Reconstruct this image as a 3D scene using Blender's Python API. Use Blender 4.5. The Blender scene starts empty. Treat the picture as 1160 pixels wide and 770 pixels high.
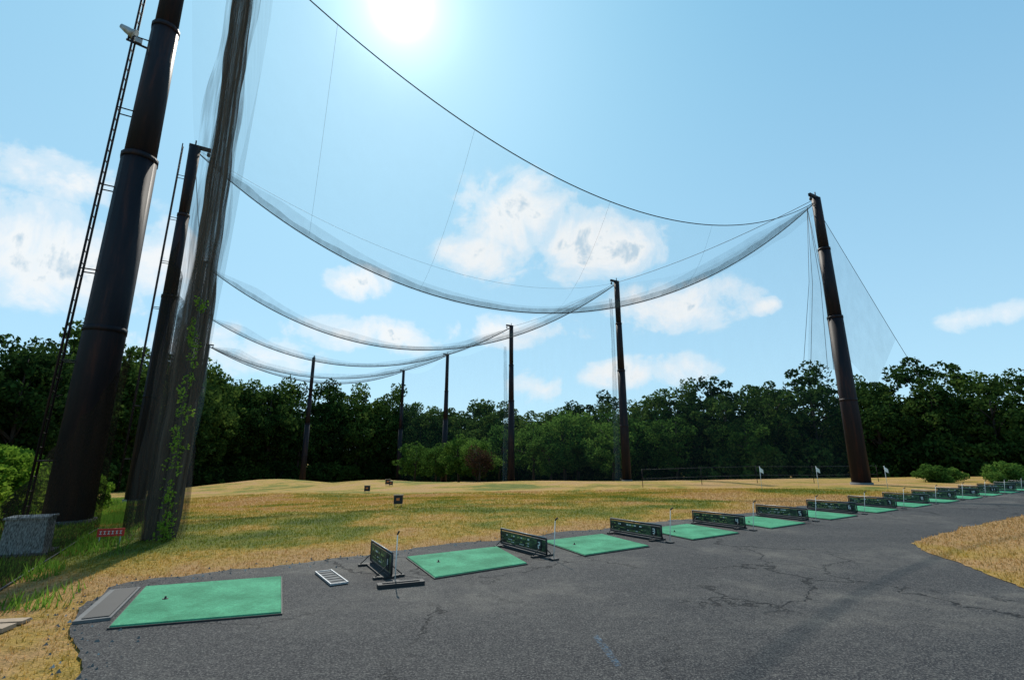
import bpy, math, random
import numpy as np
from mathutils import Vector, noise as mnoise
random.seed(7); RNG=np.random.default_rng(7)
scene=bpy.context.scene
COL=scene.collection

# ------------------------------------------------------------------ node helpers
def new_mat(name):
    m=bpy.data.materials.new(name); m.use_nodes=True
    nt=m.node_tree; nt.nodes.clear()
    out=nt.nodes.new('ShaderNodeOutputMaterial')
    return m,nt,out
def N(nt,t,**kw):
    n=nt.nodes.new(t)
    for k,v in kw.items(): setattr(n,k,v)
    return n
def L(nt,a,b): nt.links.new(a,b)
def math_n(nt,op,a,b=None,c=None,clamp=False):
    n=N(nt,'ShaderNodeMath',operation=op); n.use_clamp=clamp
    for i,v in enumerate((a,b,c)):
        if v is None: continue
        if isinstance(v,(int,float)): n.inputs[i].default_value=v
        else: L(nt,v,n.inputs[i])
    return n.outputs[0]
def ramp(nt,fac,stops,interp='LINEAR'):
    r=N(nt,'ShaderNodeValToRGB'); r.color_ramp.interpolation=interp
    els=r.color_ramp.elements
    while len(els)<len(stops): els.new(0.5)
    for e,(p,c) in zip(els,stops):
        e.position=p; e.color=(c[0],c[1],c[2],1) if not isinstance(c,(int,float)) else (c,c,c,1)
    L(nt,fac,r.inputs[0]); return r.outputs[0]
def noise(nt,vec,scale,detail=4,rough=.55,dist=0):
    n=N(nt,'ShaderNodeTexNoise'); n.inputs['Scale'].default_value=scale
    n.inputs['Detail'].default_value=detail; n.inputs['Roughness'].default_value=rough
    n.inputs['Distortion'].default_value=dist
    if vec is not None: L(nt,vec,n.inputs['Vector'])
    return n.outputs['Fac']
def mixc(nt,f,a,b,mode='MIX'):
    n=N(nt,'ShaderNodeMix',data_type='RGBA',blend_type=mode)
    for s,v in ((n.inputs[0],f),(n.inputs[6],a),(n.inputs[7],b)):
        if isinstance(v,(int,float)): s.default_value=v
        elif isinstance(v,tuple): s.default_value=(v[0],v[1],v[2],1)
        else: L(nt,v,s)
    return n.outputs[2]
def pos(nt): return N(nt,'ShaderNodeNewGeometry').outputs['Position']
def bump(nt,h,strength=.3,dist=.02):
    b=N(nt,'ShaderNodeBump'); b.inputs['Strength'].default_value=strength; b.inputs['Distance'].default_value=dist
    L(nt,h,b.inputs['Height']); return b.outputs[0]
def princ(nt,out,col,rough=.7,metal=0,normal=None,spec=.5):
    p=N(nt,'ShaderNodeBsdfPrincipled')
    if isinstance(col,tuple): p.inputs['Base Color'].default_value=(*col,1)
    else: L(nt,col,p.inputs['Base Color'])
    if isinstance(rough,(int,float)): p.inputs['Roughness'].default_value=rough
    else: L(nt,rough,p.inputs['Roughness'])
    p.inputs['Metallic'].default_value=metal
    p.inputs['Specular IOR Level'].default_value=spec
    if normal is not None: L(nt,normal,p.inputs['Normal'])
    L(nt,p.outputs[0],out.inputs[0]); return p
def simple(name,col,rough=.6,metal=0,var=.25,scale=6):
    m,nt,out=new_mat(name); P=pos(nt)
    f=noise(nt,P,scale,3)
    c=mixc(nt,f,tuple(x*(1-var) for x in col),tuple(min(1,x*(1+var)) for x in col))
    princ(nt,out,c,rough,metal); return m

# ------------------------------------------------------------------ materials
def mat_steel():
    m,nt,out=new_mat('rusty_painted_steel'); P=pos(nt)
    mp=N(nt,'ShaderNodeMapping'); mp.inputs['Scale'].default_value=(1,1,.12); L(nt,P,mp.inputs[0])
    f=noise(nt,mp.outputs[0],3.5,5,.65)
    c=ramp(nt,f,[(.38,(.006,.006,.010)),(.54,(.014,.009,.012)),(.68,(.042,.016,.013))])
    princ(nt,out,c,.6,.0,bump(nt,f,.4,.02),.2); return m
def mat_turf():
    m,nt,out=new_mat('artificial_turf'); P=pos(nt)
    a=noise(nt,P,90,2,.7); a2=noise(nt,P,22,2,.7); b=noise(nt,P,2.2,3,.6)
    c=mixc(nt,ramp(nt,b,[(.35,0.),(.65,1.)]),(.030,.22,.105),(.080,.39,.205))
    c=mixc(nt,ramp(nt,a2,[(.35,.0),(.65,1.)]),mixc(nt,.35,c,(.01,.09,.045)),c)
    c=mixc(nt,ramp(nt,a,[(.3,.0),(.7,1.)]),mixc(nt,.45,c,(.01,.07,.035)),c)
    princ(nt,out,c,.85,0,bump(nt,a,.8,.01),.25); return m
def mat_asphalt():
    m,nt,out=new_mat('worn_asphalt'); P=pos(nt)
    mp=N(nt,'ShaderNodeMapping'); mp.inputs['Rotation'].default_value=(0,0,math.radians(-34)); mp.inputs['Scale'].default_value=(.45,1,1); L(nt,P,mp.inputs[0])
    big=noise(nt,mp.outputs[0],.42,4,.6,.7); mid=noise(nt,P,1.9,4,.7); fine=noise(nt,P,55,2,.8); sp_=noise(nt,P,13,4,.85)
    c=ramp(nt,big,[(.38,(.018,.018,.021)),(.50,(.038,.036,.036)),(.62,(.088,.079,.069))])
    c=mixc(nt,ramp(nt,mid,[(.38,0.),(.60,.75)]),c,(.020,.019,.022))
    c=mixc(nt,ramp(nt,sp_,[(.50,0.),(.70,.55)]),c,(.12,.11,.10))
    c=mixc(nt,ramp(nt,sp_,[(.32,.5),(.46,0.)]),c,(.010,.010,.012))
    c=mixc(nt,ramp(nt,fine,[(.5,0.),(.70,.65)]),c,(.20,.19,.17))
    c=mixc(nt,ramp(nt,fine,[(.30,.7),(.45,.0)]),c,(.006,.006,.008))
    dn=N(nt,'ShaderNodeTexNoise'); dn.inputs['Scale'].default_value=1.3; dn.inputs['Detail'].default_value=5; dn.inputs['Roughness'].default_value=.65; L(nt,P,dn.inputs['Vector'])
    va=N(nt,'ShaderNodeVectorMath',operation='MULTIPLY_ADD'); L(nt,dn.outputs['Color'],va.inputs[0]); va.inputs[1].default_value=(1.5,1.5,0); L(nt,P,va.inputs[2])
    vc=N(nt,'ShaderNodeTexVoronoi',feature='DISTANCE_TO_EDGE'); vc.inputs['Scale'].default_value=.42; L(nt,va.outputs[0],vc.inputs['Vector'])
    cr=ramp(nt,vc.outputs['Distance'],[(.0,1.),(.004,.9),(.009,0.)])
    msk=ramp(nt,noise(nt,P,.35,1),[(.42,0.),(.52,1.)])
    cf=math_n(nt,'MULTIPLY',cr,msk)
    c=mixc(nt,cf,c,(.006,.006,.007))
    h=math_n(nt,'SUBTRACT',math_n(nt,'ADD',fine,math_n(nt,'MULTIPLY',sp_,.7)),cf)
    princ(nt,out,c,.85,0,bump(nt,h,.7,.018),.22); return m
ROWN=(-.56,.83,0)
def ground_color(nt,P):
    d=N(nt,'ShaderNodeVectorMath',operation='DOT_PRODUCT'); L(nt,P,d.inputs[0]); d.inputs[1].default_value=ROWN
    n=d.outputs['Value']
    big=noise(nt,P,.15,4,.62,.6); mid=noise(nt,P,.7,3,.6,.3); fine=noise(nt,P,7,3,.7)
    near=math_n(nt,'SUBTRACT',1,math_n(nt,'DIVIDE',math_n(nt,'SUBTRACT',n,8.8),2.4),clamp=True)
    far=math_n(nt,'MULTIPLY',math_n(nt,'DIVIDE',math_n(nt,'SUBTRACT',n,12),14,clamp=True),.20)
    f=math_n(nt,'ADD',math_n(nt,'MULTIPLY',near,.46),far)
    f=math_n(nt,'ADD',f,math_n(nt,'MULTIPLY',math_n(nt,'SUBTRACT',big,.5),2.1))
    f=math_n(nt,'ADD',f,math_n(nt,'MULTIPLY',math_n(nt,'SUBTRACT',mid,.5),1.1))
    f=math_n(nt,'ADD',f,math_n(nt,'MULTIPLY',math_n(nt,'SUBTRACT',fine,.5),.5))
    d2=N(nt,'ShaderNodeVectorMath',operation='DOT_PRODUCT'); L(nt,P,d2.inputs[0]); d2.inputs[1].default_value=(-.86,-.51,0)
    left=math_n(nt,'MULTIPLY',math_n(nt,'SUBTRACT',d2.outputs['Value'],11.6),.6,clamp=True)
    f=math_n(nt,'SUBTRACT',f,math_n(nt,'MULTIPLY',left,.4))
    d3=N(nt,'ShaderNodeSeparateXYZ'); L(nt,P,d3.inputs[0])
    f=math_n(nt,'ADD',f,math_n(nt,'MULTIPLY',math_n(nt,'DIVIDE',d3.outputs[0],12,clamp=True),.18))
    f=math_n(nt,'ADD',f,.44)
    c=ramp(nt,f,[(.08,(.055,.10,.012)),(.34,(.130,.160,.018)),(.50,(.25,.205,.030)),(.66,(.44,.275,.060)),(.9,(.46,.265,.11))])
    c=mixc(nt,ramp(nt,fine,[(.3,.45),(.6,0.)]),c,(.10,.072,.02))
    return c,fine
def mat_ground():
    m,nt,out=new_mat('dry_lawn'); P=pos(nt); c,fine=ground_color(nt,P)
    f2=noise(nt,P,35,3,.75)
    c=mixc(nt,ramp(nt,f2,[(.35,.5),(.55,0.)]),c,(.10,.070,.03))
    princ(nt,out,c,.95,0,bump(nt,math_n(nt,'ADD',f2,fine),.9,.05),.15); return m
def mat_blade():
    m,nt,out=new_mat('grass_blades'); P=pos(nt); c,fine=ground_color(nt,P)
    g=N(nt,'ShaderNodeNewGeometry').outputs['Random Per Island']
    c=mixc(nt,ramp(nt,g,[(.5,0.),(1.,.35)]),c,(.24,.20,.03))
    a=N(nt,'ShaderNodeBsdfDiffuse'); b=N(nt,'ShaderNodeBsdfTranslucent'); L(nt,c,a.inputs[0]); L(nt,c,b.inputs[0])
    x=N(nt,'ShaderNodeMixShader'); x.inputs[0].default_value=.5; L(nt,a.outputs[0],x.inputs[1]); L(nt,b.outputs[0],x.inputs[2]); L(nt,x.outputs[0],out.inputs[0]); return m
def mat_leaf(name,dark,mid,light,trans=.35,tree=.3):
    m,nt,out=new_mat(name); P=pos(nt)
    oi=N(nt,'ShaderNodeObjectInfo').outputs['Random']
    g=N(nt,'ShaderNodeNewGeometry').outputs['Random Per Island']
    n=noise(nt,P,.45,1)
    f=math_n(nt,'ADD',math_n(nt,'MULTIPLY',g,.35),math_n(nt,'ADD',math_n(nt,'MULTIPLY',oi,tree),math_n(nt,'MULTIPLY',n,.8-tree)))
    c=ramp(nt,f,[(.25,dark),(.55,mid),(.9,light)])
    a=N(nt,'ShaderNodeBsdfDiffuse'); b=N(nt,'ShaderNodeBsdfTranslucent'); L(nt,c,a.inputs[0]); L(nt,c,b.inputs[0])
    x=N(nt,'ShaderNodeMixShader'); x.inputs[0].default_value=trans; L(nt,a.outputs[0],x.inputs[1]); L(nt,b.outputs[0],x.inputs[2]); L(nt,x.outputs[0],out.inputs[0]); return m
def mat_net(name,col,opac,streak=.5,sx=(6,6,.25),lo=0.,hi=1.):
    m,nt,out=new_mat(name); P=pos(nt)
    mp=N(nt,'ShaderNodeMapping'); mp.inputs['Scale'].default_value=sx; L(nt,P,mp.inputs[0])
    f=noise(nt,mp.outputs[0],1,2,.6)
    if (lo,hi)!=(0.,1.): f=ramp(nt,f,[(lo,0.),(hi,1.)])
    o=math_n(nt,'MULTIPLY',math_n(nt,'ADD',1-streak,math_n(nt,'MULTIPLY',f,2*streak)),opac,clamp=True)
    t=N(nt,'ShaderNodeBsdfTransparent'); d=N(nt,'ShaderNodeBsdfDiffuse'); d.inputs[0].default_value=(*col,1)
    x=N(nt,'ShaderNodeMixShader'); L(nt,o,x.inputs[0]); L(nt,t.outputs[0],x.inputs[1]); L(nt,d.outputs[0],x.inputs[2]); L(nt,x.outputs[0],out.inputs[0]); return m

STEEL=mat_steel(); TURF=mat_turf(); ASPH=mat_asphalt(); GROUND=mat_ground(); BLADE=mat_blade()
RUBBER=simple('black_rubber',(.014,.014,.015),.7)
GREYM=simple('galvanised_metal',(.33,.34,.35),.45,.4)
WHITE=simple('white_plastic',(.72,.72,.68),.45,0,.08)
CREAM=simple('faded_yellow_lettering',(.36,.42,.13),.5,0,.15)
CONC=simple('weathered_concrete',(.34,.34,.33),.85,0,.25,9)
PAVER=simple('grey_paver',(.13,.125,.12),.9,0,.3,12)
WOOD=simple('weathered_wood',(.30,.22,.15),.85,0,.3,15)
ROPE=simple('dark_cable',(.02,.022,.025),.7)
SIGNRED=simple('sign_red',(.55,.03,.02),.5,0,.1)
ORANGE=simple('orange_paint',(.6,.16,.03),.5,0,.1)
BARK=simple('bark',(.045,.033,.025),.9,0,.4,4)
def mat_ad():
    m,nt,out=new_mat('faded_advert_panel'); P=pos(nt)
    mp=N(nt,'ShaderNodeMapping'); mp.inputs['Scale'].default_value=(5,5,16); L(nt,P,mp.inputs[0])
    f=noise(nt,mp.outputs[0],1,3,.7)
    c=ramp(nt,f,[(.38,(.012,.020,.015)),(.50,(.022,.042,.026)),(.58,(.09,.15,.06)),(.64,(.022,.038,.026)),(.72,(.22,.22,.14))])
    princ(nt,out,c,.5); return m
AD=mat_ad()
LEAF_D=mat_leaf('forest_leaves',(.012,.027,.010),(.028,.060,.015),(.090,.140,.028),.35,.42)
LEAF_G=mat_leaf('bright_leaves',(.024,.056,.014),(.056,.118,.022),(.13,.22,.040),.45)
LEAF_H=mat_leaf('azalea_leaves',(.05,.11,.015),(.13,.24,.025),(.28,.40,.05),.45)
LEAF_R=mat_leaf('reddish_leaves',(.025,.02,.012),(.05,.03,.02),(.08,.045,.025),.3)
NET_CEIL=mat_net('ceiling_net',(.10,.16,.18),.055,.35,(1.2,1.2,.4))
NET_BAND=mat_net('gathered_net_edge',(.09,.12,.13),.36,.6,(3,3,1))
NET_BAND2=mat_net('gathered_net_fold',(.10,.13,.14),.15,.6,(2,2,1))
NET_WALL=mat_net('wall_net',(.16,.24,.27),.13,.6,(2.5,2.5,.1))
NET_LOW=mat_net('coarse_dark_net',(.020,.017,.014),.60,.5,(22,22,22),.35,.65)
NET_CURT=mat_net('gathered_curtain_net',(.100,.078,.060),.58,.75,(16,16,.5),.3,.7)
NET_LOOSE=mat_net('loose_net_fold',(.11,.09,.075),.26,.8,(12,12,.6),.3,.7)
def mat_blue():  # partly transparent pale blue, broken up by noise
    m,nt,out=new_mat('patchy_pale_blue'); P=pos(nt)
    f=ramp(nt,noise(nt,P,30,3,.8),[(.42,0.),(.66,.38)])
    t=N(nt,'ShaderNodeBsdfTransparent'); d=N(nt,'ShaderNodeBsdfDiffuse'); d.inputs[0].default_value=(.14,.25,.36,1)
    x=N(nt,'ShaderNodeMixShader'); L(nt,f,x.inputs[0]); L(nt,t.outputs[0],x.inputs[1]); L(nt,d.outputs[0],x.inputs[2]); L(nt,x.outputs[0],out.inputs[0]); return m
BLUE=mat_blue()

# ------------------------------------------------------------------ mesh builder
class B:
    def __init__(s): s.v=[];s.f=[];s.mi=[];s.mats=[];s.sm=[]
    def m(s,mat):
        if mat not in s.mats: s.mats.append(mat)
        return s.mats.index(mat)
    def box(s,c,size,mat,ax=(1,0,0),up=(0,0,1),taper=1.0):
        X=Vector(ax).normalized();U=Vector(up);Y=U.cross(X).normalized();Z=X.cross(Y).normalized();c=Vector(c);b=len(s.v)
        for k in (-1,1):
            tp=taper if k>0 else 1
            for i,j in ((-1,-1),(1,-1),(1,1),(-1,1)):
                s.v.append(c+X*(i*size[0]/2*tp)+Y*(j*size[1]/2*tp)+Z*(k*size[2]/2))
        i=s.m(mat)
        for q in ((3,2,1,0),(4,5,6,7),(0,1,5,4),(1,2,6,5),(2,3,7,6),(3,0,4,7)):
            s.f.append([b+x for x in q]);s.mi.append(i);s.sm.append(False)
    def tube(s,pts,rad,mat,n=8,smooth=True,cap=True):
        pts=[Vector(p) for p in pts]; rad=[rad]*len(pts) if isinstance(rad,(int,float)) else rad
        b=len(s.v);i=s.m(mat);ref=None
        for k,p in enumerate(pts):
            t=(pts[min(k+1,len(pts)-1)]-pts[max(k-1,0)])
            if t.length<1e-6: t=Vector((0,0,1))
            t.normalize()
            if ref is None: ref=Vector((0,0,1)).cross(t) if abs(t.z)<.95 else Vector((1,0,0))
            a=(ref-t*ref.dot(t)).normalized();bb=t.cross(a);ref=a
            for j in range(n):
                an=2*math.pi*j/n; s.v.append(p+(a*math.cos(an)+bb*math.sin(an))*rad[k])
        for k in range(len(pts)-1):
            for j in range(n):
                s.f.append([b+k*n+j,b+k*n+(j+1)%n,b+(k+1)*n+(j+1)%n,b+(k+1)*n+j]);s.mi.append(i);s.sm.append(smooth)
        if cap:
            s.f.append([b+j for j in range(n)][::-1]);s.mi.append(i);s.sm.append(False)
            s.f.append([b+(len(pts)-1)*n+j for j in range(n)]);s.mi.append(i);s.sm.append(False)
    def poly(s,pts,mat):
        b=len(s.v); s.v+= [Vector(p) for p in pts]; s.f.append(list(range(b,b+len(pts))));s.mi.append(s.m(mat));s.sm.append(False)
    def sheet(s,fn,nu,nv,mat):
        b=len(s.v);i=s.m(mat)
        for a in range(nu+1):
            for c in range(nv+1): s.v.append(Vector(fn(a/nu,c/nv)))
        for a in range(nu):
            for c in range(nv):
                k=b+a*(nv+1)+c; s.f.append([k,k+1,k+nv+2,k+nv+1]);s.mi.append(i);s.sm.append(True)
    def done(s,name,parent=None,loc=None):
        me=bpy.data.meshes.new(name); me.from_pydata([tuple(v) for v in s.v],[],s.f)
        for m in s.mats: me.materials.append(m)
        me.polygons.foreach_set('material_index',s.mi); me.polygons.foreach_set('use_smooth',s.sm); me.update()
        o=bpy.data.objects.new(name,me); COL.objects.link(o)
        if parent: o.parent=parent
        if loc: o.location=loc
        return o
def empty(name):
    e=bpy.data.objects.new(name,None); COL.objects.link(e); return e

# ------------------------------------------------------------------ terrain
MOUNDS=[(-27,58,7,.9),(-15,52,6,.7),(-6,46,7,.45),(4,44,6,.35),(-14,30,5,.3),(-33,66,8,.8),(12,38,6,.3)]
def H(x,y):
    w=-.51*x+.86*y
    t=max(0,min(w,98)-14); z=-.042*t*t/(t+3)if t>0 else 0
    k=min(1,max(0,(w-13)/8))
    if k>0 and w<150:
        z+=k*.16*mnoise.noise(Vector((x*.13,y*.13,3)))
        for mx,my,r,a in MOUNDS:
            z+=a*math.exp(-((x-mx)**2+(y-my)**2)/(r*r))*k
    return z
def axis(lo,hi,dense_lo,dense_hi,step,grow=1.18):
    a=list(np.arange(dense_lo,dense_hi+1e-6,step)); s=step
    while a[-1]<hi: s*=grow; a.append(a[-1]+s)
    s=step
    while a[0]>lo: s*=grow; a.insert(0,a[0]-s)
    return a
xs=axis(-900,900,-60,50,1.25);ys=axis(-300,1500,0,105,1.25)
gv=[(x,y,H(x,y)) for y in ys for x in xs]; nx=len(xs)
gf=[(j*nx+i,j*nx+i+1,(j+1)*nx+i+1,(j+1)*nx+i) for j in range(len(ys)-1) for i in range(nx-1)]
me=bpy.data.meshes.new('ground');me.from_pydata(gv,[],gf);me.materials.append(GROUND);me.polygons.foreach_set('use_smooth',[True]*len(gf))
COL.objects.link(bpy.data.objects.new('ground',me))

def densify(poly,step,jit,seed):
    r=random.Random(seed);out=[]
    for i,p in enumerate(poly):
        q=poly[(i+1)%len(poly)];d=math.dist(p,q);n=max(1,int(min(d,60)/step)) if d<70 else 1
        for k in range(n):
            x=p[0]+(q[0]-p[0])*k/n;y=p[1]+(q[1]-p[1])*k/n
            j=jit*(1 if math.hypot(x,y)<20 else .5)
            nn=mnoise.noise(Vector((x*1.3,y*1.3,seed)))*1.6+mnoise.noise(Vector((x*6,y*6,seed)))*.7
            out.append((x+nn*j+r.uniform(-.2,.2)*j,y-nn*j+r.uniform(-.2,.2)*j))
    return out
edge=[(-2.3,-30),(-2.3,1),(-2.8,3.2),(-3.2,4.1),(-3.65,4.6),(-4.1,5.0),(-4.6,5.7),(-5.0,6.6),(-4.75,7.15),(-4.1,7.5),(-3.2,8.1),(-2.6,8.65),(-1.7,9.4),(-.3,10.25),(1.1,11.15),(3.4,12.7)]
for k in range(1,13): edge.append((3.4+2.33*k,12.7+1.56*k))
edge+=[(45,38),(70,38),(70,-30)]
asph=densify(edge,.12,.10,1)
from mathutils.geometry import tessellate_polygon
import bmesh
def flat_poly(name,pts,z,mat):
    vs=[Vector((x,y,z)) for x,y in pts]; tr=tessellate_polygon([vs])
    me=bpy.data.meshes.new(name); me.from_pydata([tuple(v) for v in vs],[],[tuple(t) for t in tr]); me.materials.append(mat)
    me.update()
    o=bpy.data.objects.new(name,me);COL.objects.link(o)
    bm=bmesh.new();bm.from_mesh(me)
    for f in bm.faces:
        if f.normal.z<0: f.normal_flip()
    bm.to_mesh(me);bm.free();return o
flat_poly('asphalt_pavement',asph,.02,ASPH)
isl=[(24,18.3),(14.1,14.2),(9.7,11.4),(8.3,10.4),(7.5,9.8),(7.1,9.0),(6.75,7.7),(6.3,6.4),(7.2,4.5),(11,2),(24,0),(40,8),(40,24)]
island=densify(isl,.12,.06,5)
flat_poly('grass_verge',island,.028,GROUND)
flat_poly('blue_streak',[(.73,4.9),(.77,4.5),(.80,4.25),(.85,4.27),(.83,4.6),(.78,4.95)],.025,BLUE)  # thin pale blue streak lying just above the asphalt

def inside(px,py,poly):
    res=np.zeros(len(px),bool);n=len(poly);j=n-1
    for i in range(n):
        xi,yi=poly[i];xj,yj=poly[j]
        c=((yi>py)!=(yj>py))&(px<(xj-xi)*(py-yi)/((yj-yi)+1e-12)+xi)
        res^=c;j=i
    return res
# ------------------------------------------------------------------ grass blades
def blades(name,xy,h,wd,mat,z0=None,lean=.5):
    n=len(xy);a=RNG.uniform(0,2*math.pi,n);hh=h*RNG.uniform(.5,1.25,n);w=wd*RNG.uniform(.7,1.3,n)
    z=np.array([H(x,y) for x,y in xy]) if z0 is None else z0
    V=np.zeros((n,3,3));dx=np.cos(a)*w/2;dy=np.sin(a)*w/2
    V[:,0,0]=xy[:,0]-dx;V[:,0,1]=xy[:,1]-dy;V[:,0,2]=z-.005
    V[:,1,0]=xy[:,0]+dx;V[:,1,1]=xy[:,1]+dy;V[:,1,2]=z-.005
    b=RNG.uniform(0,2*math.pi,n);l=RNG.uniform(.1,1,n)*lean*hh
    V[:,2,0]=xy[:,0]+np.cos(b)*l;V[:,2,1]=xy[:,1]+np.sin(b)*l;V[:,2,2]=z+hh
    me=bpy.data.meshes.new(name);me.vertices.add(n*3);me.vertices.foreach_set('co',V.ravel())
    me.loops.add(n*3);me.loops.foreach_set('vertex_index',np.arange(n*3,dtype=np.int32))
    me.polygons.add(n);me.polygons.foreach_set('loop_start',np.arange(0,n*3,3,dtype=np.int32));me.polygons.foreach_set('loop_total',np.full(n,3,np.int32))
    me.materials.append(mat);me.update();me.validate()
    o=bpy.data.objects.new(name,me);COL.objects.link(o);return o
n=200000
r=3.5+27*RNG.uniform(0,1,n)**.9;az=np.radians(RNG.uniform(-56,56,n))
xy=np.stack([r*np.sin(az),r*np.cos(az)],1)
ia=inside(xy[:,0],xy[:,1],asph);ii=inside(xy[:,0],xy[:,1],island)
keep=(~ia)|ii
xy=xy[keep];ii=ii[keep]
hh=np.full(len(xy),.028)+.0010*np.hypot(xy[:,0],xy[:,1])
zb=np.array([H(x,y) for x,y in xy])+ii*.03
blades('lawn_grass',xy,hh,.009+.0009*np.hypot(xy[:,0],xy[:,1]),BLADE,zb)
n=32000
t=RNG.uniform(-2.5,26,n);o=np.abs(RNG.normal(0,1.0,n))*2.2+RNG.uniform(-.5,.2,n)
lx=-6.5-.515*t-.857*o;ly=7.8+.857*t-.515*o
clump=np.array([mnoise.noise(Vector((x*.9,y*.9,9))) for x,y in zip(lx,ly)])
k=(clump>-.1)&~inside(lx,ly,asph)
blades('rough_grass',np.stack([lx,ly],1)[k],.11+.24*np.clip(clump[k],0,1),.018,mat_leaf('rough_blades',(.06,.13,.012),(.12,.24,.03),(.26,.34,.06),.5),None,.7)

g=B()
for k in range(5200):
    p=asph[random.randrange(len(asph))]
    if math.hypot(*p)>12 or p[1]<2: continue
    s=random.uniform(.006,.024); x=p[0]+random.gauss(.10,.22);y=p[1]+random.gauss(-.05,.16)
    b=len(g.v); c=Vector((x,y,.02+s*.3))
    for d in ((1,0,-.4),(-.5,.9,-.4),(-.5,-.9,-.4),(.1,.1,.8)):
        g.v.append(c+Vector([q*s*random.uniform(.6,1.2) for q in d]))
    mi=g.m(PAVER if random.random()<.85 else CONC)
    for f in ((0,1,3),(1,2,3),(2,0,3)): g.f.append([b+q for q in f]);g.mi.append(mi);g.sm.append(False)
g.done('loose_gravel')

# ------------------------------------------------------------------ mats
ROW=Vector((.83,.558,0)).normalized();SIDE=Vector((-.40,.915,0)).normalized();PERP=Vector((-.558,.83,0)).normalized()
def mat_obj(quad):
    q=[Vector((x,y,0)) for x,y in quad]; b=B();c=sum(q,Vector())/4
    def pr(s0,z0,s1,z1,mat,cap=True):
        bs=len(b.v)
        for s_,z in ((s0,z0),(s1,z1)):
            for p in q: v=c+(p-c)*s_; b.v.append(Vector((v.x,v.y,z)))
        i=b.m(mat)
        for k in range(4): b.f.append([bs+k,bs+(k+1)%4,bs+4+(k+1)%4,bs+4+k]);b.mi.append(i);b.sm.append(False)
        if cap: b.f.append([bs+4,bs+5,bs+6,bs+7]);b.mi.append(i);b.sm.append(False)
    pr(1.0,.021,1.0,.036,RUBBER); pr(.985,.036,.975,.050,TURF)
    e=q[1]-q[0];f=q[3]-q[0]
    p=q[0]+e*.22+f*.55; b.tube([p+Vector((0,0,.050)),p+Vector((0,0,.055))],.03,RUBBER,12); b.tube([p+Vector((0,0,.055)),p+Vector((0,0,.08))],[.012,.009],RUBBER,8)
    return b.done('golf_tee_mat')
mat_obj([(-3.81,5.08),(-2.36,5.52),(-3.09,7.1),(-4.55,6.57)])
mat_obj([(-1.03,7.01),(.24,7.92),(-.26,9.33),(-1.7,8.40)])
for k in range(1,14):
    cx,cy=-.80+2.33*k,8.10+1.56*k; c=Vector((cx,cy,0))
    q=[c-ROW*.78-SIDE*.76,c+ROW*.78-SIDE*.76,c+ROW*.78+SIDE*.76,c-ROW*.78+SIDE*.76]
    mat_obj([(p.x,p.y) for p in q])

SEG={'0':'abcdef','1':'bc','2':'abged','3':'abgcd','4':'fgbc','5':'afgcd','6':'afgedc','7':'abc','8':'abcdefg','9':'abcfgd'}
def digit(b,ch,o,dx,n,w,h):
    up=Vector((0,0,1));t=.011
    S={'a':(o+up*h/2,w,t),'g':(o,w,t),'d':(o-up*h/2,w,t),'f':(o-dx*w/2+up*h/4,t,h/2),'b':(o+dx*w/2+up*h/4,t,h/2),'e':(o-dx*w/2-up*h/4,t,h/2),'c':(o+dx*w/2-up*h/4,t,h/2)}
    for s_ in SEG[ch]:
        p,sx,sz=S[s_]; b.box(p+n*.004,(sx+.006,.006,sz+.006),WHITE,ax=dx)
def divider(p0,p1,num,hgt=.235):
    b=B();p0=Vector((*p0,0));p1=Vector((*p1,0));d=(p1-p0);Ln=d.length;d.normalize()
    nrm=Vector((d.y,-d.x,0))
    if nrm.dot(-p0)<0: nrm=-nrm
    mid=(p0+p1)/2;zb=.07;zc=zb+hgt/2
    b.box(mid+Vector((0,0,zc)),(Ln-.05,.014,hgt-.05),AD,ax=d)
    for z in (zb,zb+hgt): b.tube([p0+Vector((0,0,z)),p1+Vector((0,0,z))],.015,RUBBER,8)
    for p in (p0,p1): b.tube([p+Vector((0,0,zb)),p+Vector((0,0,zb+hgt))],.015,RUBBER,8)
    b.tube([p0+nrm*.01+Vector((0,0,zb+hgt+.018)),p1+nrm*.01+Vector((0,0,zb+hgt+.018))],.006,GREYM,6)
    rd=random.Random(num)
    for row in (.045,-.02,-.058):
        x=-Ln*.40
        while x<Ln*.18:
            w_=rd.uniform(.02,.06)
            if rd.random()<.6: b.box(mid+d*x+nrm*.011+Vector((0,0,zc+row)),(w_,.004,.022 if row>0 else .011),CREAM if rd.random()<.7 else WHITE,ax=d)
            x+=w_+.018
    for p,s_ in ((p0+d*.12,1),(p1-d*.12,-1)):
        b.box(p+Vector((0,0,.035)),(.07,.42,.028),RUBBER,ax=d)
        for sg in (-1,1): b.tube([p+nrm*.18*sg+Vector((0,0,.05)),p+Vector((0,0,.20))],.007,RUBBER,6)
    b.box(mid+nrm*.02+Vector((0,0,.034)),(Ln*.9,.15,.022),RUBBER,ax=d)
    txt=str(num); dd=d if (d.x>0) else -d
    o=p1-d*.18+Vector((0,0,zc))
    b.box(o+nrm*.010,(.08*len(txt)+.05,.008,hgt*.70),RUBBER,ax=d)
    for i,ch in enumerate(txt): digit(b,ch,o+dd*(i-(len(txt)-1)/2)*.075+nrm*.014,dd,nrm,.04,.085)
    q=p1+d*.18; b.tube([q+Vector((0,0,.02)),q+nrm*.02+d*.08+Vector((0,0,.62))],[.008,.006],WHITE,6)
    b.box(q+Vector((0,0,.032)),(.12,.12,.02),RUBBER,ax=d)
    b.tube([q+nrm*.02+d*.08+Vector((0,0,.62)),q+nrm*.02+d*.14+Vector((0,0,.66))],.012,RUBBER,6)
    return b.done('tee_divider_panel')
divider((-2.16,8.02),(-1.60,7.0),1,.27)
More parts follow.
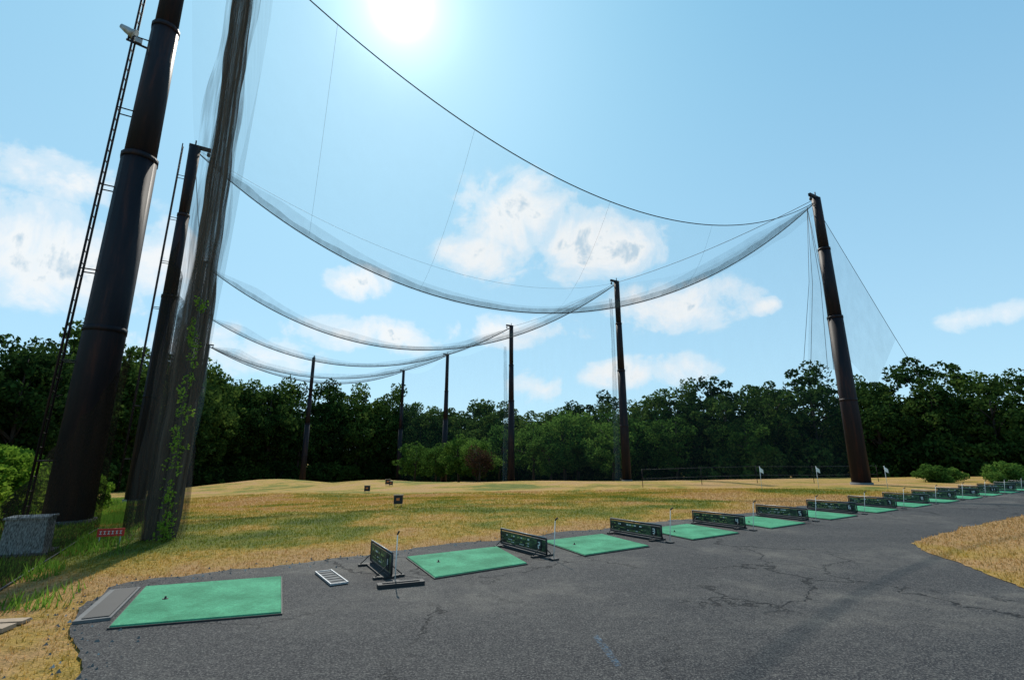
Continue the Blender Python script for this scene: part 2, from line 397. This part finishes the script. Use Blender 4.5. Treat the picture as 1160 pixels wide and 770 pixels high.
for k in range(0,13):
    c=Vector((-.80+2.33*k,8.10+1.56*k,0))+Vector((.98,.90,0)); h=PERP*.68
    divider(((c+h).x,(c+h).y),((c-h).x,(c-h).y),k+2)
b=B(); b.box((-1.40,6.68,.045),(.58,.13,.045),RUBBER,ax=(.93,.37,0)); b.box((-1.40,6.68,.073),(.46,.05,.012),RUBBER,ax=(.93,.37,0)); b.done('rubber_foot_board')
b=B();c=Vector((-2.42,7.06,.035));ax=Vector((.56,-.83,0)).normalized();ay=Vector((.83,.56,0)).normalized()
b.box(c,(.80,.20,.012),PAVER,ax=ax)
for s_ in(-1,1):
    b.box(c+ay*.105*s_+Vector((0,0,.006)),(.84,.014,.024),GREYM,ax=ax); b.box(c+ax*.41*s_+Vector((0,0,.005)),(.014,.194,.022),GREYM,ax=ax)
for i in range(5): b.box(c+ax*(-.28+i*.14)+Vector((0,0,.009)),(.010,.19,.008),RUBBER,ax=ax)
b.done('golf_ball_tray')
b=B(); b.box((-4.42,5.88,.032),(1.3,.30,.03),PAVER,ax=(-.42,.86,0)); b.box((-4.40,5.88,.05),(1.2,.22,.012),RUBBER,ax=(-.42,.86,0)); b.done('concrete_paver')
b=B(); b.box((-5.2,5.05,.03),(.9,.16,.04),WOOD,ax=(.95,.12,0)); b.box((-5.15,5.26,.025),(.7,.12,.03),WOOD,ax=(.97,.2,0)); b.done('wooden_plank')

# ------------------------------------------------------------------ poles
LPOLES=[(-11.4,13.2,21.4),(-18.5,25.0,19.1),(-28.7,42.2,19.1),(-38.9,59.4,19.1),(-49.1,76.6,19.1)]
RPOLES=[(21.2,30.7,19.1),(10.8,47.5,19.1),(-.1,65.,19.1),(-11.4,84.3,19.1),(-22.7,100.6,19.1)]
def pole(x,y,top,r0,r1,ladder=False,lamp=False,out=(1,0,0)):
    b=B();z0=H(x,y)-.3
    P=lambda z:Vector((x,y,z))
    segs=[(z0,r0),(z0+10.8,r0*.86)];segs2=[(z0+10.8,r0*.78),(z0+15.6,r0*.70)];segs3=[(z0+15.6,r0*.62),(top,r1)]
    for s_ in (segs,segs2,segs3): b.tube([P(s_[0][0]),P((s_[0][0]+s_[1][0])/2),P(s_[1][0])],[s_[0][1],(s_[0][1]+s_[1][1])/2,s_[1][1]],STEEL,14)
    for zz,rr in ((z0+10.8,r0*.90),(z0+15.6,r0*.74),(z0+5.4,r0*.955)): b.tube([P(zz-.08),P(zz+.08)],rr,STEEL,14)
    b.tube([P(z0),P(z0+.42)],[r0*1.2,r0*1.15],PAVER,14)
    o=Vector(out).normalized()
    b.box(P(top+.10)+o*.25,(1.1,.16,.2),STEEL,ax=o); b.tube([P(top),P(top+.5)],.04,STEEL,6)
    b.tube([P(top+.02)+o*.7+Vector((0,0,-.12)),P(top+.02)+o*.7+Vector((0,0,-.32))],.09,ROPE,8)
    if ladder:
        oo=Vector((-.86,-.51,0));tt=Vector((-.51,.86,0))
        for s_ in (-1,1):
            b.tube([P(z)+oo*(r0+.30-(z/22)*.15)+tt*.18*s_ for z in (0,7,14,top)],.030,STEEL,6)
        z=.4
        while z<top:
            c=P(z)+oo*(r0+.30-(z/22)*.15); b.tube([c-tt*.18,c+tt*.18],.014,STEEL,5); z+=.36
        for z in np.arange(1.5,top,2.6):
            c=P(z)+oo*(r0+.30-(z/22)*.15)
            for s_ in(-1,1): b.tube([c+tt*.18*s_,P(z)+oo*.2+tt*.18*s_],.02,STEEL,5)
    if lamp:
        c=P(14.3);oo=Vector((-.75,-.66,0)).normalized()
        b.tube([c,c+oo*.9],.035,STEEL,6)
        h=c+oo*.85+Vector((0,0,.30)); dr=Vector((.75,.50,-.40)).normalized()
        b.tube([h-dr*.26,h-dr*.10,h+dr*.02,h+dr*.14],[.07,.11,.13,.20],GREYM,14); b.tube([h+dr*.141,h+dr*.153],.185,WHITE,14)
        b.tube([c+oo*.85,h],.03,STEEL,6)
        b.box(c+oo*.6+Vector((0,0,.12)),(.18,.15,.2),GREYM,ax=oo)
    return b.done('net_support_pole')
for i,(x,y,t) in enumerate(LPOLES): pole(x,y,t,(.53,.42,.48,.52,.52)[i],.30,ladder=i<2,lamp=(i==0),out=(.86,.51,0))
for i,(x,y,t) in enumerate(RPOLES): pole(x,y,t,(.52,.44,.46,.5,.5)[i],.28,out=(-.86,-.51,0))
pole(-36,86.7,19.1,.5,.28,out=(.5,-.8,0))
# ------------------------------------------------------------------ nets
net=empty('safety_net')
def cat(p,q,sag,off=0):
    p=Vector(p);q=Vector(q)
    return lambda s: p.lerp(q,s)-Vector((0,0,4*sag*s*(1-s)))
pairs=[((-11.4,13.2,21.4),(21.2,30.7,18.9),6.2),((-18.5,25,19.0),(21.2,30.7,18.9),9.0),((-28.7,42.2,19.),(10.8,47.5,19.),7.6),((-38.9,59.4,19.),(-.1,65,19.),6.0),((-49.1,76.6,19.),(-11.4,84.3,19.),4.7),((-49.1,76.6,19.),(-22.7,100.6,19.),4.2)]
curves=[cat(*p) for p in pairs]
b=B()
for i,cf in enumerate(curves):
    b.tube([cf(k/60) for k in range(61)],(.024,.03,.042,.052,.06,.06)[i],ROPE,6)
tops_r=[Vector((x,y,t)) for x,y,t in RPOLES];tops_l=[Vector((x,y,t)) for x,y,t in LPOLES]
for a,c in zip(tops_r[:-1],tops_r[1:]): b.tube([cat(a,c,.5)(k/12) for k in range(13)],.02,ROPE,5)
for a,c in zip(tops_l[1:-1],tops_l[2:]): b.tube([cat(a,c,.5)(k/12) for k in range(13)],.02,ROPE,5)
b.tube([cat(tops_l[1],tops_r[1],3.5)(k/40) for k in range(41)],.008,ROPE,4)
for s_ in (.14,.30,.5,.7):
    a=curves[0](s_);c=curves[1](s_+.03); b.tube([cat(a,c,.8)(k/10) for k in range(11)],.004,ROPE,4)
b.done('cables',net)
b=B()
def between(c0,c1,sag,ripple=.06):
    def f(u,v):
        p=c0(u).lerp(c1(u),v); return p-Vector((0,0,4*sag*v*(1-v)+ripple*math.sin(u*90)*math.sin(math.pi*v)))
    return f
b.sheet(between(curves[0],curves[1],.8),60,10,NET_CEIL)
b.done('ceiling',net)
b=B()
for i in range(1,6):
    cf=curves[i];hh=(0,.42,.42,.45,.55,.5)[i]
    def f(u,v,cf=cf,hh=hh,i=i):
        p=cf(u); k=.6+.7*abs(2*u-1)**1.5+.35*mnoise.noise(Vector((u*9,i,0)))
        k*=min(1,u*12)*min(1,(1-u)*12)
        return p+Vector((.05*math.sin(u*140+v*3),-.15*v,hh*k*v))
    b.sheet(f,140,3,NET_BAND)
    def f2(u,v,cf=cf,hh=hh,i=i):
        p=cf(u); k=(.7+1.2*abs(2*u-1)**2+.3*mnoise.noise(Vector((u*7,i,5))))*min(1,u*8)*min(1,(1-u)*8)
        return p+Vector((0,.2+.2*v,-.05+hh*2.2*k*v))
    b.sheet(f2,90,3,NET_BAND2)
def fan(u,v):
    s=.70+.29*u; return curves[1](s).lerp(curves[0](s),v*(.7*u+.1))
b.sheet(fan,30,8,NET_BAND2)
b.done('sagging_edges',net)
N0=Vector((-7.0,10.2,0));Dv=Vector((-.515,.857,0));Nin=Vector((.857,.515,0))
b=B()
def wall(u,v):
    k=u*76; off=Nin*(-(1.9)*min(1,k/60)); p=N0+Dv*k+off; zt=20.5-1.2*min(1,k/10)-1.6*abs(math.sin(k/20*math.pi)); z0=H(p.x,p.y)
    bulge=.6*math.sin(math.pi*v)-.2*math.sin(math.pi*v*2)
    q=p+Nin*bulge; q.z=z0+(zt-z0)*v; return q
b.sheet(wall,110,16,NET_WALL)
def wall2(u,v):
    k=.6+u*26; p=N0+Dv*k-Nin*.6; z0=H(p.x,p.y); q=p+Nin*.12*math.sin(k*3); q.z=z0+v*(6.5-2*u); return q
b.sheet(wall2,60,6,NET_LOW)
for a,c in zip(RPOLES[:-1],RPOLES[1:]):
    A=Vector((a[0],a[1],0));C=Vector((c[0],c[1],0))
    def rw(u,v,A=A,C=C):
        p=A.lerp(C,u); z0=H(p.x,p.y); zt=19-1.6*math.sin(math.pi*u); p=p+Vector((.1*math.sin(u*22),0,0)); p.z=z0+(zt-z0)*v; return p
    b.sheet(rw,20,4,NET_CEIL)
R0=Vector((21.2,30.7,18.3))
b.poly([R0,Vector((26.8,33.0,9.6)),Vector((24,32,6)),Vector((21.6,30.9,8))],NET_BAND2)
b.poly([R0+Vector((-.6,-.2,-.4)),Vector((19.0,30.8,7.2)),Vector((20.9,30.7,7.0))],NET_BAND2)
b.done('side_walls',net)
b=B()
def curtain(cx,cy,w0,w1,h,nf,mat,ph=0,z0=0,wob=1.):
    def f(u,v):
        a=u*2*math.pi; w=(w0+(w1-w0)*v)*(1+wob*(.10*math.sin(v*11+ph)+.07*math.sin(v*37+ph*2)+.05*math.sin(v*83)))
        rr=w*(.72+.28*math.sin(nf*a+ph+v*3)); lx=math.cos(a)*rr; ly=math.sin(a)*rr*.55
        p=Vector((cx,cy,z0+h*v))+Vector((.85,.52,0))*lx+Vector((-.52,.85,0))*ly
        p+=Vector((.06*math.sin(v*5+ph),.04*math.sin(v*7),0)); return p
    b.sheet(f,nf*8,90,mat)
curtain(-7.05,10.35,.30,.20,20.5,7,NET_CURT)
def loose(off,w0,w1,ph):
    def f(u,v):
        w=w0+(w1-w0)*v; x=off+(u-.5)*2*w*(1+.16*math.sin(v*17+ph)+.10*math.sin(v*41))
        p=Vector((-7.05,10.4,20.3*v))+Vector((.85,.52,0))*x+Vector((-.52,.85,0))*(.10*math.sin(u*9+ph+v*5)); return p
    b.sheet(f,14,90,NET_LOOSE)
loose(-.10,.44,.26,0);loose(.03,.34,.24,2)
curtain(-7.42,10.95,.20,.12,20,5,NET_BAND,2)
for (x,y,w) in ((10.1,47.6,.42),(-.9,65.2,.45)):
    curtain(x,y,w,w*.5,18,4,NET_BAND2,x,H(x,y))
b.done('gathered_curtains',net)
b=B()
b.tube([R0,Vector((26.8,33.0,9.6)),Vector((30,34.4,5.0))],.015,ROPE,5)
for e in ((19.2,30.8,7.2),(18.9,31,7.5),(20.6,30.7,7.0),(20.2,30.7,7.0)): b.tube([R0+Vector((-.9,-.3,0)),(R0+Vector(e))/2+Vector((-.1,0,.1)),e],.014,ROPE,5)
def low(u,v):
    k=-3.2+u*10.0; p=Vector((-5.9,6.1,0))+Dv*k-Nin*.1; top=.25+max(0,(k+3.2)/11.4)**1.35*4.6*(1+.03*math.sin(k*5)); p+=Nin*.03*math.sin(k*4+v*5)*v; p.z=H(p.x,p.y)+top*v; return p
b.sheet(low,60,10,NET_LOW)
b.tube([low(k/30,0)+Vector((0,0,.03)) for k in range(31)],.012,ROPE,5)
b.done('corner_netting',net)

# ------------------------------------------------------------------ leaves
def leaf_arrays(centers,radii,per,size,flat=.75,rng=RNG):
    P=[]
    for c,r in zip(centers,radii):
        d=rng.normal(size=(per,3));d/=np.linalg.norm(d,axis=1)[:,None]
        rr=r*rng.uniform(.55,1.08,per)**.6
        q=d*rr[:,None]; q[:,2]*=flat; P.append(q+np.array(c))
    P=np.concatenate(P);n=len(P)
    a=rng.normal(size=(n,3));a/=np.linalg.norm(a,axis=1)[:,None];bb=rng.normal(size=(n,3));bb=np.cross(a,bb);bb/=np.linalg.norm(bb,axis=1)[:,None]
    s=size*rng.uniform(.6,1.35,n)[:,None]
    V=np.stack([P-a*s,P+bb*s*.55,P+a*s,P-bb*s*.55],1)
    return V
def leaves_mesh(name,V,mat,trunk=None):
    n=len(V);me=bpy.data.meshes.new(name)
    verts=V.reshape(-1,3);tv=np.array([tuple(v) for v in trunk.v]) if trunk and trunk.v else np.zeros((0,3))
    nv=len(verts);allv=np.concatenate([verts,tv]);tf=trunk.f if trunk else []
    loops=list(range(nv));tot=[4]*n
    for f in tf: loops+= [nv+i for i in f];tot.append(len(f))
    st=np.concatenate([[0],np.cumsum(tot)[:-1]])
    me.vertices.add(len(allv));me.vertices.foreach_set('co',allv.ravel())
    me.loops.add(len(loops));me.loops.foreach_set('vertex_index',np.array(loops,np.int32))
    me.polygons.add(len(tot));me.polygons.foreach_set('loop_start',st.astype(np.int32));me.polygons.foreach_set('loop_total',np.array(tot,np.int32))
    me.materials.append(mat)
    if trunk: me.materials.append(BARK)
    me.polygons.foreach_set('material_index',np.array([0]*n+[1]*len(tf),np.int32));me.update();me.validate();return me
def tree_mesh(name,seed,mat,nc=60,per=80,h=12,R=3.8,base=2.2,leaf=.22):
    rg=np.random.default_rng(seed);rd=random.Random(seed);t=B()
    lean=Vector((rd.uniform(-.5,.5),rd.uniform(-.5,.5),0))
    t.tube([Vector((0,0,-.5)),Vector((0,0,h*.3))+lean*.4,Vector((0,0,h*.62))+lean,Vector((0,0,h*.88))+lean],[.24,.19,.11,.04],BARK,7)
    C=[];Rr=[]
    for k in range(9):
        a=rd.uniform(0,6.28);z=h*rd.uniform(.25,.6);l=R*rd.uniform(.5,.85)
        p=Vector((0,0,z))+lean*.6;e=p+Vector((math.cos(a)*l,math.sin(a)*l,rd.uniform(1,3)))
        t.tube([p,(p+e)/2+Vector((0,0,.3)),e],[.09,.06,.025],BARK,5); C.append(tuple(e));Rr.append(1.2)
    while len(C)<nc:
        d=rg.normal(size=3);d/=np.linalg.norm(d);q=rg.uniform(.45,1)**.5
        zc=(h+base)/2;rz=(h-base)/2-.6
        wob=1+.28*math.sin(3*math.atan2(d[1],d[0])+seed)+.15*rd.uniform(-1,1)
        p=(d[0]*R*q*wob*(1-.25*max(0,d[2])),d[1]*R*q*wob*(1-.25*max(0,d[2])),zc+d[2]*rz*q*(1+rd.uniform(-.05,.15)))
        C.append(p);Rr.append(rd.uniform(.6,1.25))
    return leaves_mesh(name,leaf_arrays(C,Rr,per,leaf,.7,rg),mat,t)
dark=[tree_mesh('forest_tree_mesh',s,LEAF_D,h=12,R=3.6+.3*(s%3),base=1.6+.5*(s%2)) for s in range(5)]
green=[tree_mesh('broadleaf_tree_mesh',20+s,LEAF_G,nc=65,per=100,h=9,R=3.4,base=.8,leaf=.17) for s in range(3)]
redm=tree_mesh('maple_mesh',40,LEAF_R,nc=40,h=6,R=2.2,base=.8,leaf=.15)
def bush_mesh(name,seed,mat,nc,R,h,leaf,per=110,cr=(.3,.6)):
    rg=np.random.default_rng(seed);C=[];Rr=[]
    for k in range(nc):
        a=rg.uniform(0,6.28);q=rg.uniform(0,1)**.5;ph=rg.uniform(.1,1)
        C.append((math.cos(a)*R*q*math.sqrt(max(.1,1-ph*ph*.8)),math.sin(a)*R*q*math.sqrt(max(.1,1-ph*ph*.8)),h*ph*.85));Rr.append(rg.uniform(*cr))
    t=B()
    for k in range(5):
        a=k*1.25; t.tube([(0,0,-.2),(math.cos(a)*R*.4,math.sin(a)*R*.4,h*.6)],[.05,.02],BARK,5)
    return leaves_mesh(name,leaf_arrays(C,Rr,per,leaf,.8,rg),mat,t)
under=[bush_mesh('undergrowth_mesh',60+s,LEAF_D,34,2.6,3.4,.23,70,(.6,1.1)) for s in range(2)]
def inst(name,me,x,y,s,parent=None,sz=None,z=None):
    o=bpy.data.objects.new(name,me);COL.objects.link(o);o.location=(x,y,H(x,y) if z is None else z);o.rotation_euler=(0,0,random.uniform(0,6.28));o.scale=(s,s,sz or s)
    if parent:o.parent=parent
    return o
forest=empty('forest_treeline')
path=[(-75,10,17),(-62,24,17.5),(-48,41,18),(-48,56,18.5),(-52,72,21),(-54,92,23.5),(-40,108,22),(-27,115,21),(-14,105,17.5),(-3,90,14.5),(3,82,12.6),(9.5,74,13.6),(19,67,13.4),(24,62,14.2),(30,59,13.8),(37,55,13.2),(42,52,12.9),(45,50,11.4),(48,48,12.6),(52,46,13.2),(62,40,13.5),(78,26,13.5)]
for (x0,y0,h0),(x1,y1,h1) in zip(path[:-1],path[1:]):
    d=math.dist((x0,y0),(x1,y1));n=max(1,round(d/3.6))
    for k in range(n):
        f=(k+random.random()*.6)/n;x=x0+(x1-x0)*f;y=y0+(y1-y0)*f;h=h0+(h1-h0)*f
        R=math.hypot(x,y);ux,uy=x/R,y/R
        for row,(off,hs) in enumerate(((0,.80),(5,.98))):
            s=h*hs/12*random.uniform(.82,1.09)
            wx=s*random.uniform(.9,1.15) if h<16 else s*.85
            X=x+ux*off+random.uniform(-1.2,1.2);Y=y+uy*off+random.uniform(-1.2,1.2)
            inst('tree',random.choice(dark),X,Y,wx,forest,s)
        inst('undergrowth',random.choice(under),x-ux*2+random.uniform(-1,1),y-uy*2+random.uniform(-1,1),random.uniform(.8,1.2),forest)
        inst('undergrowth',random.choice(under),x+ux*3+random.uniform(-1,1),y+uy*3,random.uniform(1.3,1.9),forest)
for (x,y,h) in ((-12,80,6.5),(-8,76,7.5),(-5,72,6.6),(3,70,8.3),(7,66,9.5),(9,69,9.8),(14,64,9),(5,64,6.5),(-2,78,8.8),(12,60,7),(20,61,8),(27,57,7),(-17,88,7.5)):
    inst('broadleaf_tree',random.choice(green),x,y,h/9*1.0)
inst('maple_tree',redm,-4.3,67,.75)
roundm=bush_mesh('clipped_shrub_mesh',90,LEAF_G,40,1.1,1.1,.07,110,(.2,.35))
for (x,y,s) in ((27.5,33,1.),(29.5,34,.8),(31.8,32.5,1.15),(34,33.5,1),(36,32,1.2),(38.5,33,1.1),(30.5,31.8,.6)):
    inst('clipped_shrub',roundm,x,y,s)
hm=[bush_mesh('azalea_mesh',91+s,LEAF_H,60,1.3,1.8,.06,200,(.2,.4)) for s in range(2)]
for i,(x,y,s) in enumerate(((-13.6,11.8,1.),(-14.6,13.4,1.2),(-15.6,15.2,1.15),(-17,16.2,1.3),(-14.8,17.6,.7),(-16.2,19.0,.85),(-19.5,15.5,1.5),(-18.5,19,1.1))):
    inst('azalea_bush',hm[i%2],x,y,s)
C=[];Rr=[]
for k in range(90):
    z=RNG.uniform(.02,1)**1.5*5.2-.2; C.append((-6.80+RNG.normal(0,.07),10.12+RNG.normal(0,.07),z));Rr.append(.05+.09*RNG.uniform()*(1-z/6.5))
t=B();t.tube([(-6.8,10.1,0),(-6.76,10.1,2),(-6.82,10.12,3.4),(-6.78,10.1,5)],.010,BARK,5)
vm=leaves_mesh('climbing_vine',leaf_arrays(C,Rr,16,.028,1.2),LEAF_H,t);COL.objects.link(bpy.data.objects.new('climbing_vine',vm))

# ------------------------------------------------------------------ small things
def flag(x,y,h=1.15):
    b=B();z=H(x,y);b.tube([(x,y,z),(x,y,z+h)],.012,WHITE,6)
    def f(u,v): return (x+.16*u,y+.03*math.sin(u*5),z+h-.02-.24*v-.16*u*(1-v*.3))
    b.sheet(f,6,3,WHITE); return b.done('golf_flag')
for p in ((12.8,26),(15.9,26.3),(19.4,26.2)): flag(*p)
def marker(x,y,s):
    b=B();z=H(x,y);ax=Vector((.97,.2,0))
    b.box((x,y,z+.20*s+.05),(.34*s,.10,.30*s),RUBBER,ax=ax);b.box((x,y-.056,z+.22*s+.05),(.12*s,.012,.09*s),ORANGE,ax=ax)
    for k in(-1,1): b.tube([(x+k*.12*s,y,z),(x+k*.12*s,y,z+.1)],.015,WOOD,5)
    b.box((x,y,z+.37*s+.05),(.38*s,.13,.03),WOOD,ax=ax)
    return b.done('distance_marker')
marker(-3.9,17.5,.9);marker(-8.7,30.5,1.0);marker(-10.3,42,1.2);marker(-9.8,41,.9)
b=B();x,y=-7.55,9.75;ax=Vector((.93,.37,0)).normalized();nn=Vector((.37,-.93,0)).normalized()
b.box((x,y,.22),(.42,.02,.14),SIGNRED,ax=ax)
for k in range(6):
    c=Vector((x,y,.22))+ax*(-.155+k*.062)+nn*.013
    b.box(c+Vector((0,0,.024)),(.036,.005,.009),WHITE,ax=ax);b.box(c-Vector((0,0,.024)),(.036,.005,.009),WHITE,ax=ax);b.box(c,(.009,.005,.036),WHITE,ax=ax)
for k in(-1,1): b.tube([(x+ax.x*.16*k,y+ax.y*.16*k,0),(x+ax.x*.16*k,y+ax.y*.16*k,.15)],.012,GREYM,5)
b.done('warning_sign')
b=B();ax=Vector((.88,.47,0)).normalized()
b.box((-8.3,8.9,.30),(.56,.46,.56),CONC,ax=ax,taper=.96);b.box((-8.3,8.9,.595),(.60,.50,.03),GREYM,ax=ax);b.box((-8.3,8.9,.01),(.75,.65,.05),PAVER,ax=ax)
b.done('utility_box')
b=B();pts=[(8,31),(12,32),(16,33),(20,33.5),(25,34.5)]
for (x,y) in pts: b.tube([(x,y,H(x,y)),(x,y,H(x,y)+1.1)],.02,STEEL,6)
for z in (.5,1.05): b.tube([(x,y,H(x,y)+z) for x,y in pts],.010,ROPE,5)
b.done('rope_fence')

# ------------------------------------------------------------------ camera, sun, sky
cam=bpy.data.cameras.new('camera');cam.sensor_width=36;cam.lens=551/1160*36;cam.clip_end=5000;cam.clip_start=.05
co=bpy.data.objects.new('camera',cam);COL.objects.link(co);co.location=(0,0,1.6);co.rotation_euler=(math.radians(90+13.5),0,0);scene.camera=co
SAZ,SEL=math.radians(-15.6),math.radians(47)
sd=Vector((math.sin(SAZ)*math.cos(SEL),math.cos(SAZ)*math.cos(SEL),math.sin(SEL)))
sl=bpy.data.lights.new('sun','SUN');sl.energy=5.0;sl.angle=math.radians(.5);sl.color=(1,.94,.84)
so=bpy.data.objects.new('sun',sl);COL.objects.link(so);so.rotation_euler=(-sd).to_track_quat('-Z','Y').to_euler();so.location=(0,0,50)
w=bpy.data.worlds.new('World');scene.world=w;w.use_nodes=True;nt=w.node_tree;nt.nodes.clear()
out=N(nt,'ShaderNodeOutputWorld')
sky=N(nt,'ShaderNodeTexSky');sky.sky_type='NISHITA';sky.sun_disc=False;sky.sun_elevation=SEL;sky.sun_rotation=SAZ;sky.air_density=1.0;sky.dust_density=.25;sky.ozone_density=2.5
tc=N(nt,'ShaderNodeTexCoord');D=tc.outputs['Generated']
nd=N(nt,'ShaderNodeVectorMath',operation='NORMALIZE');L(nt,D,nd.inputs[0]);D=nd.outputs[0]
sp=N(nt,'ShaderNodeSeparateXYZ');L(nt,D,sp.inputs[0])
azn=math_n(nt,'ARCTAN2',sp.outputs[0],sp.outputs[1]);eln=math_n(nt,'ARCSINE',sp.outputs[2])
cmb=N(nt,'ShaderNodeCombineXYZ');L(nt,azn,cmb.inputs[0]);L(nt,eln,cmb.inputs[1])
CL=[(1.0,27,8.0,4.6,1.2),(-3,23.5,5.5,3,.9),(8,24.5,6,3.8,1.05),(13,23.5,6.5,2.6,.9),(-18.6,19.4,3.4,1.8,.85),(-17,13.5,9,2.0,.75),(0,14.5,9,1.9,.72),(-45,17,10,4.2,.85),(-47,23.5,8,2.0,.68),(-38,17.5,5,4.5,.7),(19.8,16.5,8,2.8,.78),(28.8,15.4,2.2,1.0,.75),(46.5,11.6,4.5,1.3,.85),(2.6,8,3,2.0,.9),(16,9.5,9,1.9,.68),(-31,10.5,9,2.6,.7)]
n1=noise(nt,D,8,7,.62,.4);n2=noise(nt,D,24,3,.6)
dmin=None
for a,e,rx,ry,wt in CL:
    # per-cloud elliptical distance, weight folded in as an added z term
    sx,sy=1/math.radians(rx),1/math.radians(ry); wz=math.sqrt(max(0,-math.log(min(1,wt))))
    v=N(nt,'ShaderNodeVectorMath',operation='MULTIPLY_ADD');L(nt,cmb.outputs[0],v.inputs[0]);v.inputs[1].default_value=(sx,sy,0);v.inputs[2].default_value=(-math.radians(a)*sx,-math.radians(e)*sy,wz)
    l=N(nt,'ShaderNodeVectorMath',operation='LENGTH');L(nt,v.outputs[0],l.inputs[0])
    dmin=l.outputs['Value'] if dmin is None else math_n(nt,'MINIMUM',dmin,l.outputs['Value'])
acc=math_n(nt,'MULTIPLY',math_n(nt,'EXPONENT',math_n(nt,'MULTIPLY',math_n(nt,'MULTIPLY',dmin,dmin),-1.0)),1.08)
dens=math_n(nt,'ADD',acc,math_n(nt,'ADD',math_n(nt,'MULTIPLY',math_n(nt,'SUBTRACT',n1,.5),2.6),math_n(nt,'MULTIPLY',math_n(nt,'SUBTRACT',n2,.5),.5)))
dens=math_n(nt,'MULTIPLY',dens,ramp(nt,acc,[(.02,0.),(.30,1.)]))
cd=ramp(nt,dens,[(.16,0.),(.50,.45),(1.05,.97)],'EASE')
shade=ramp(nt,math_n(nt,'ADD',math_n(nt,'MULTIPLY',dens,.75),math_n(nt,'MULTIPLY',n2,.25)),[(.3,(.86,.95,1.0)),(.62,(1.,1.,1.)),(.85,(.92,.96,.98)),(1.1,(.55,.70,.82))])
dt=N(nt,'ShaderNodeVectorMath',operation='DOT_PRODUCT');L(nt,D,dt.inputs[0]);dt.inputs[1].default_value=sd
dv=math_n(nt,'MAXIMUM',dt.outputs['Value'],0)
au=math_n(nt,'ADD',math_n(nt,'MULTIPLY',math_n(nt,'POWER',dv,2600),4.0),math_n(nt,'MULTIPLY',math_n(nt,'POWER',dv,260),.55))
au=math_n(nt,'ADD',au,math_n(nt,'MULTIPLY',math_n(nt,'POWER',dv,24),.15))
base=mixc(nt,math_n(nt,'POWER',dv,4),(.095,.33,.58),(.30,.62,.80))
base=mixc(nt,ramp(nt,eln,[(.0,.85),(.35,.50),(.8,.08),(1.1,0.)]),base,(.50,.78,.92))
bg1=N(nt,'ShaderNodeBackground');L(nt,sky.outputs[0],bg1.inputs[0]);bg1.inputs[1].default_value=.022
bgb=N(nt,'ShaderNodeBackground');L(nt,base,bgb.inputs[0]);bgb.inputs[1].default_value=1.0
mh=N(nt,'ShaderNodeAddShader');L(nt,bg1.outputs[0],mh.inputs[0]);L(nt,bgb.outputs[0],mh.inputs[1])
bg2=N(nt,'ShaderNodeBackground');L(nt,shade,bg2.inputs[0]);bg2.inputs[1].default_value=.98
mx=N(nt,'ShaderNodeMixShader');L(nt,cd,mx.inputs[0]);L(nt,mh.outputs[0],mx.inputs[1]);L(nt,bg2.outputs[0],mx.inputs[2])
bg3=N(nt,'ShaderNodeBackground');bg3.inputs[0].default_value=(.93,.98,1,1);L(nt,au,bg3.inputs[1])
ad=N(nt,'ShaderNodeAddShader');L(nt,mx.outputs[0],ad.inputs[0]);L(nt,bg3.outputs[0],ad.inputs[1]);L(nt,ad.outputs[0],out.inputs[0])
scene.view_settings.view_transform='Standard';scene.view_settings.look='None';scene.view_settings.exposure=0
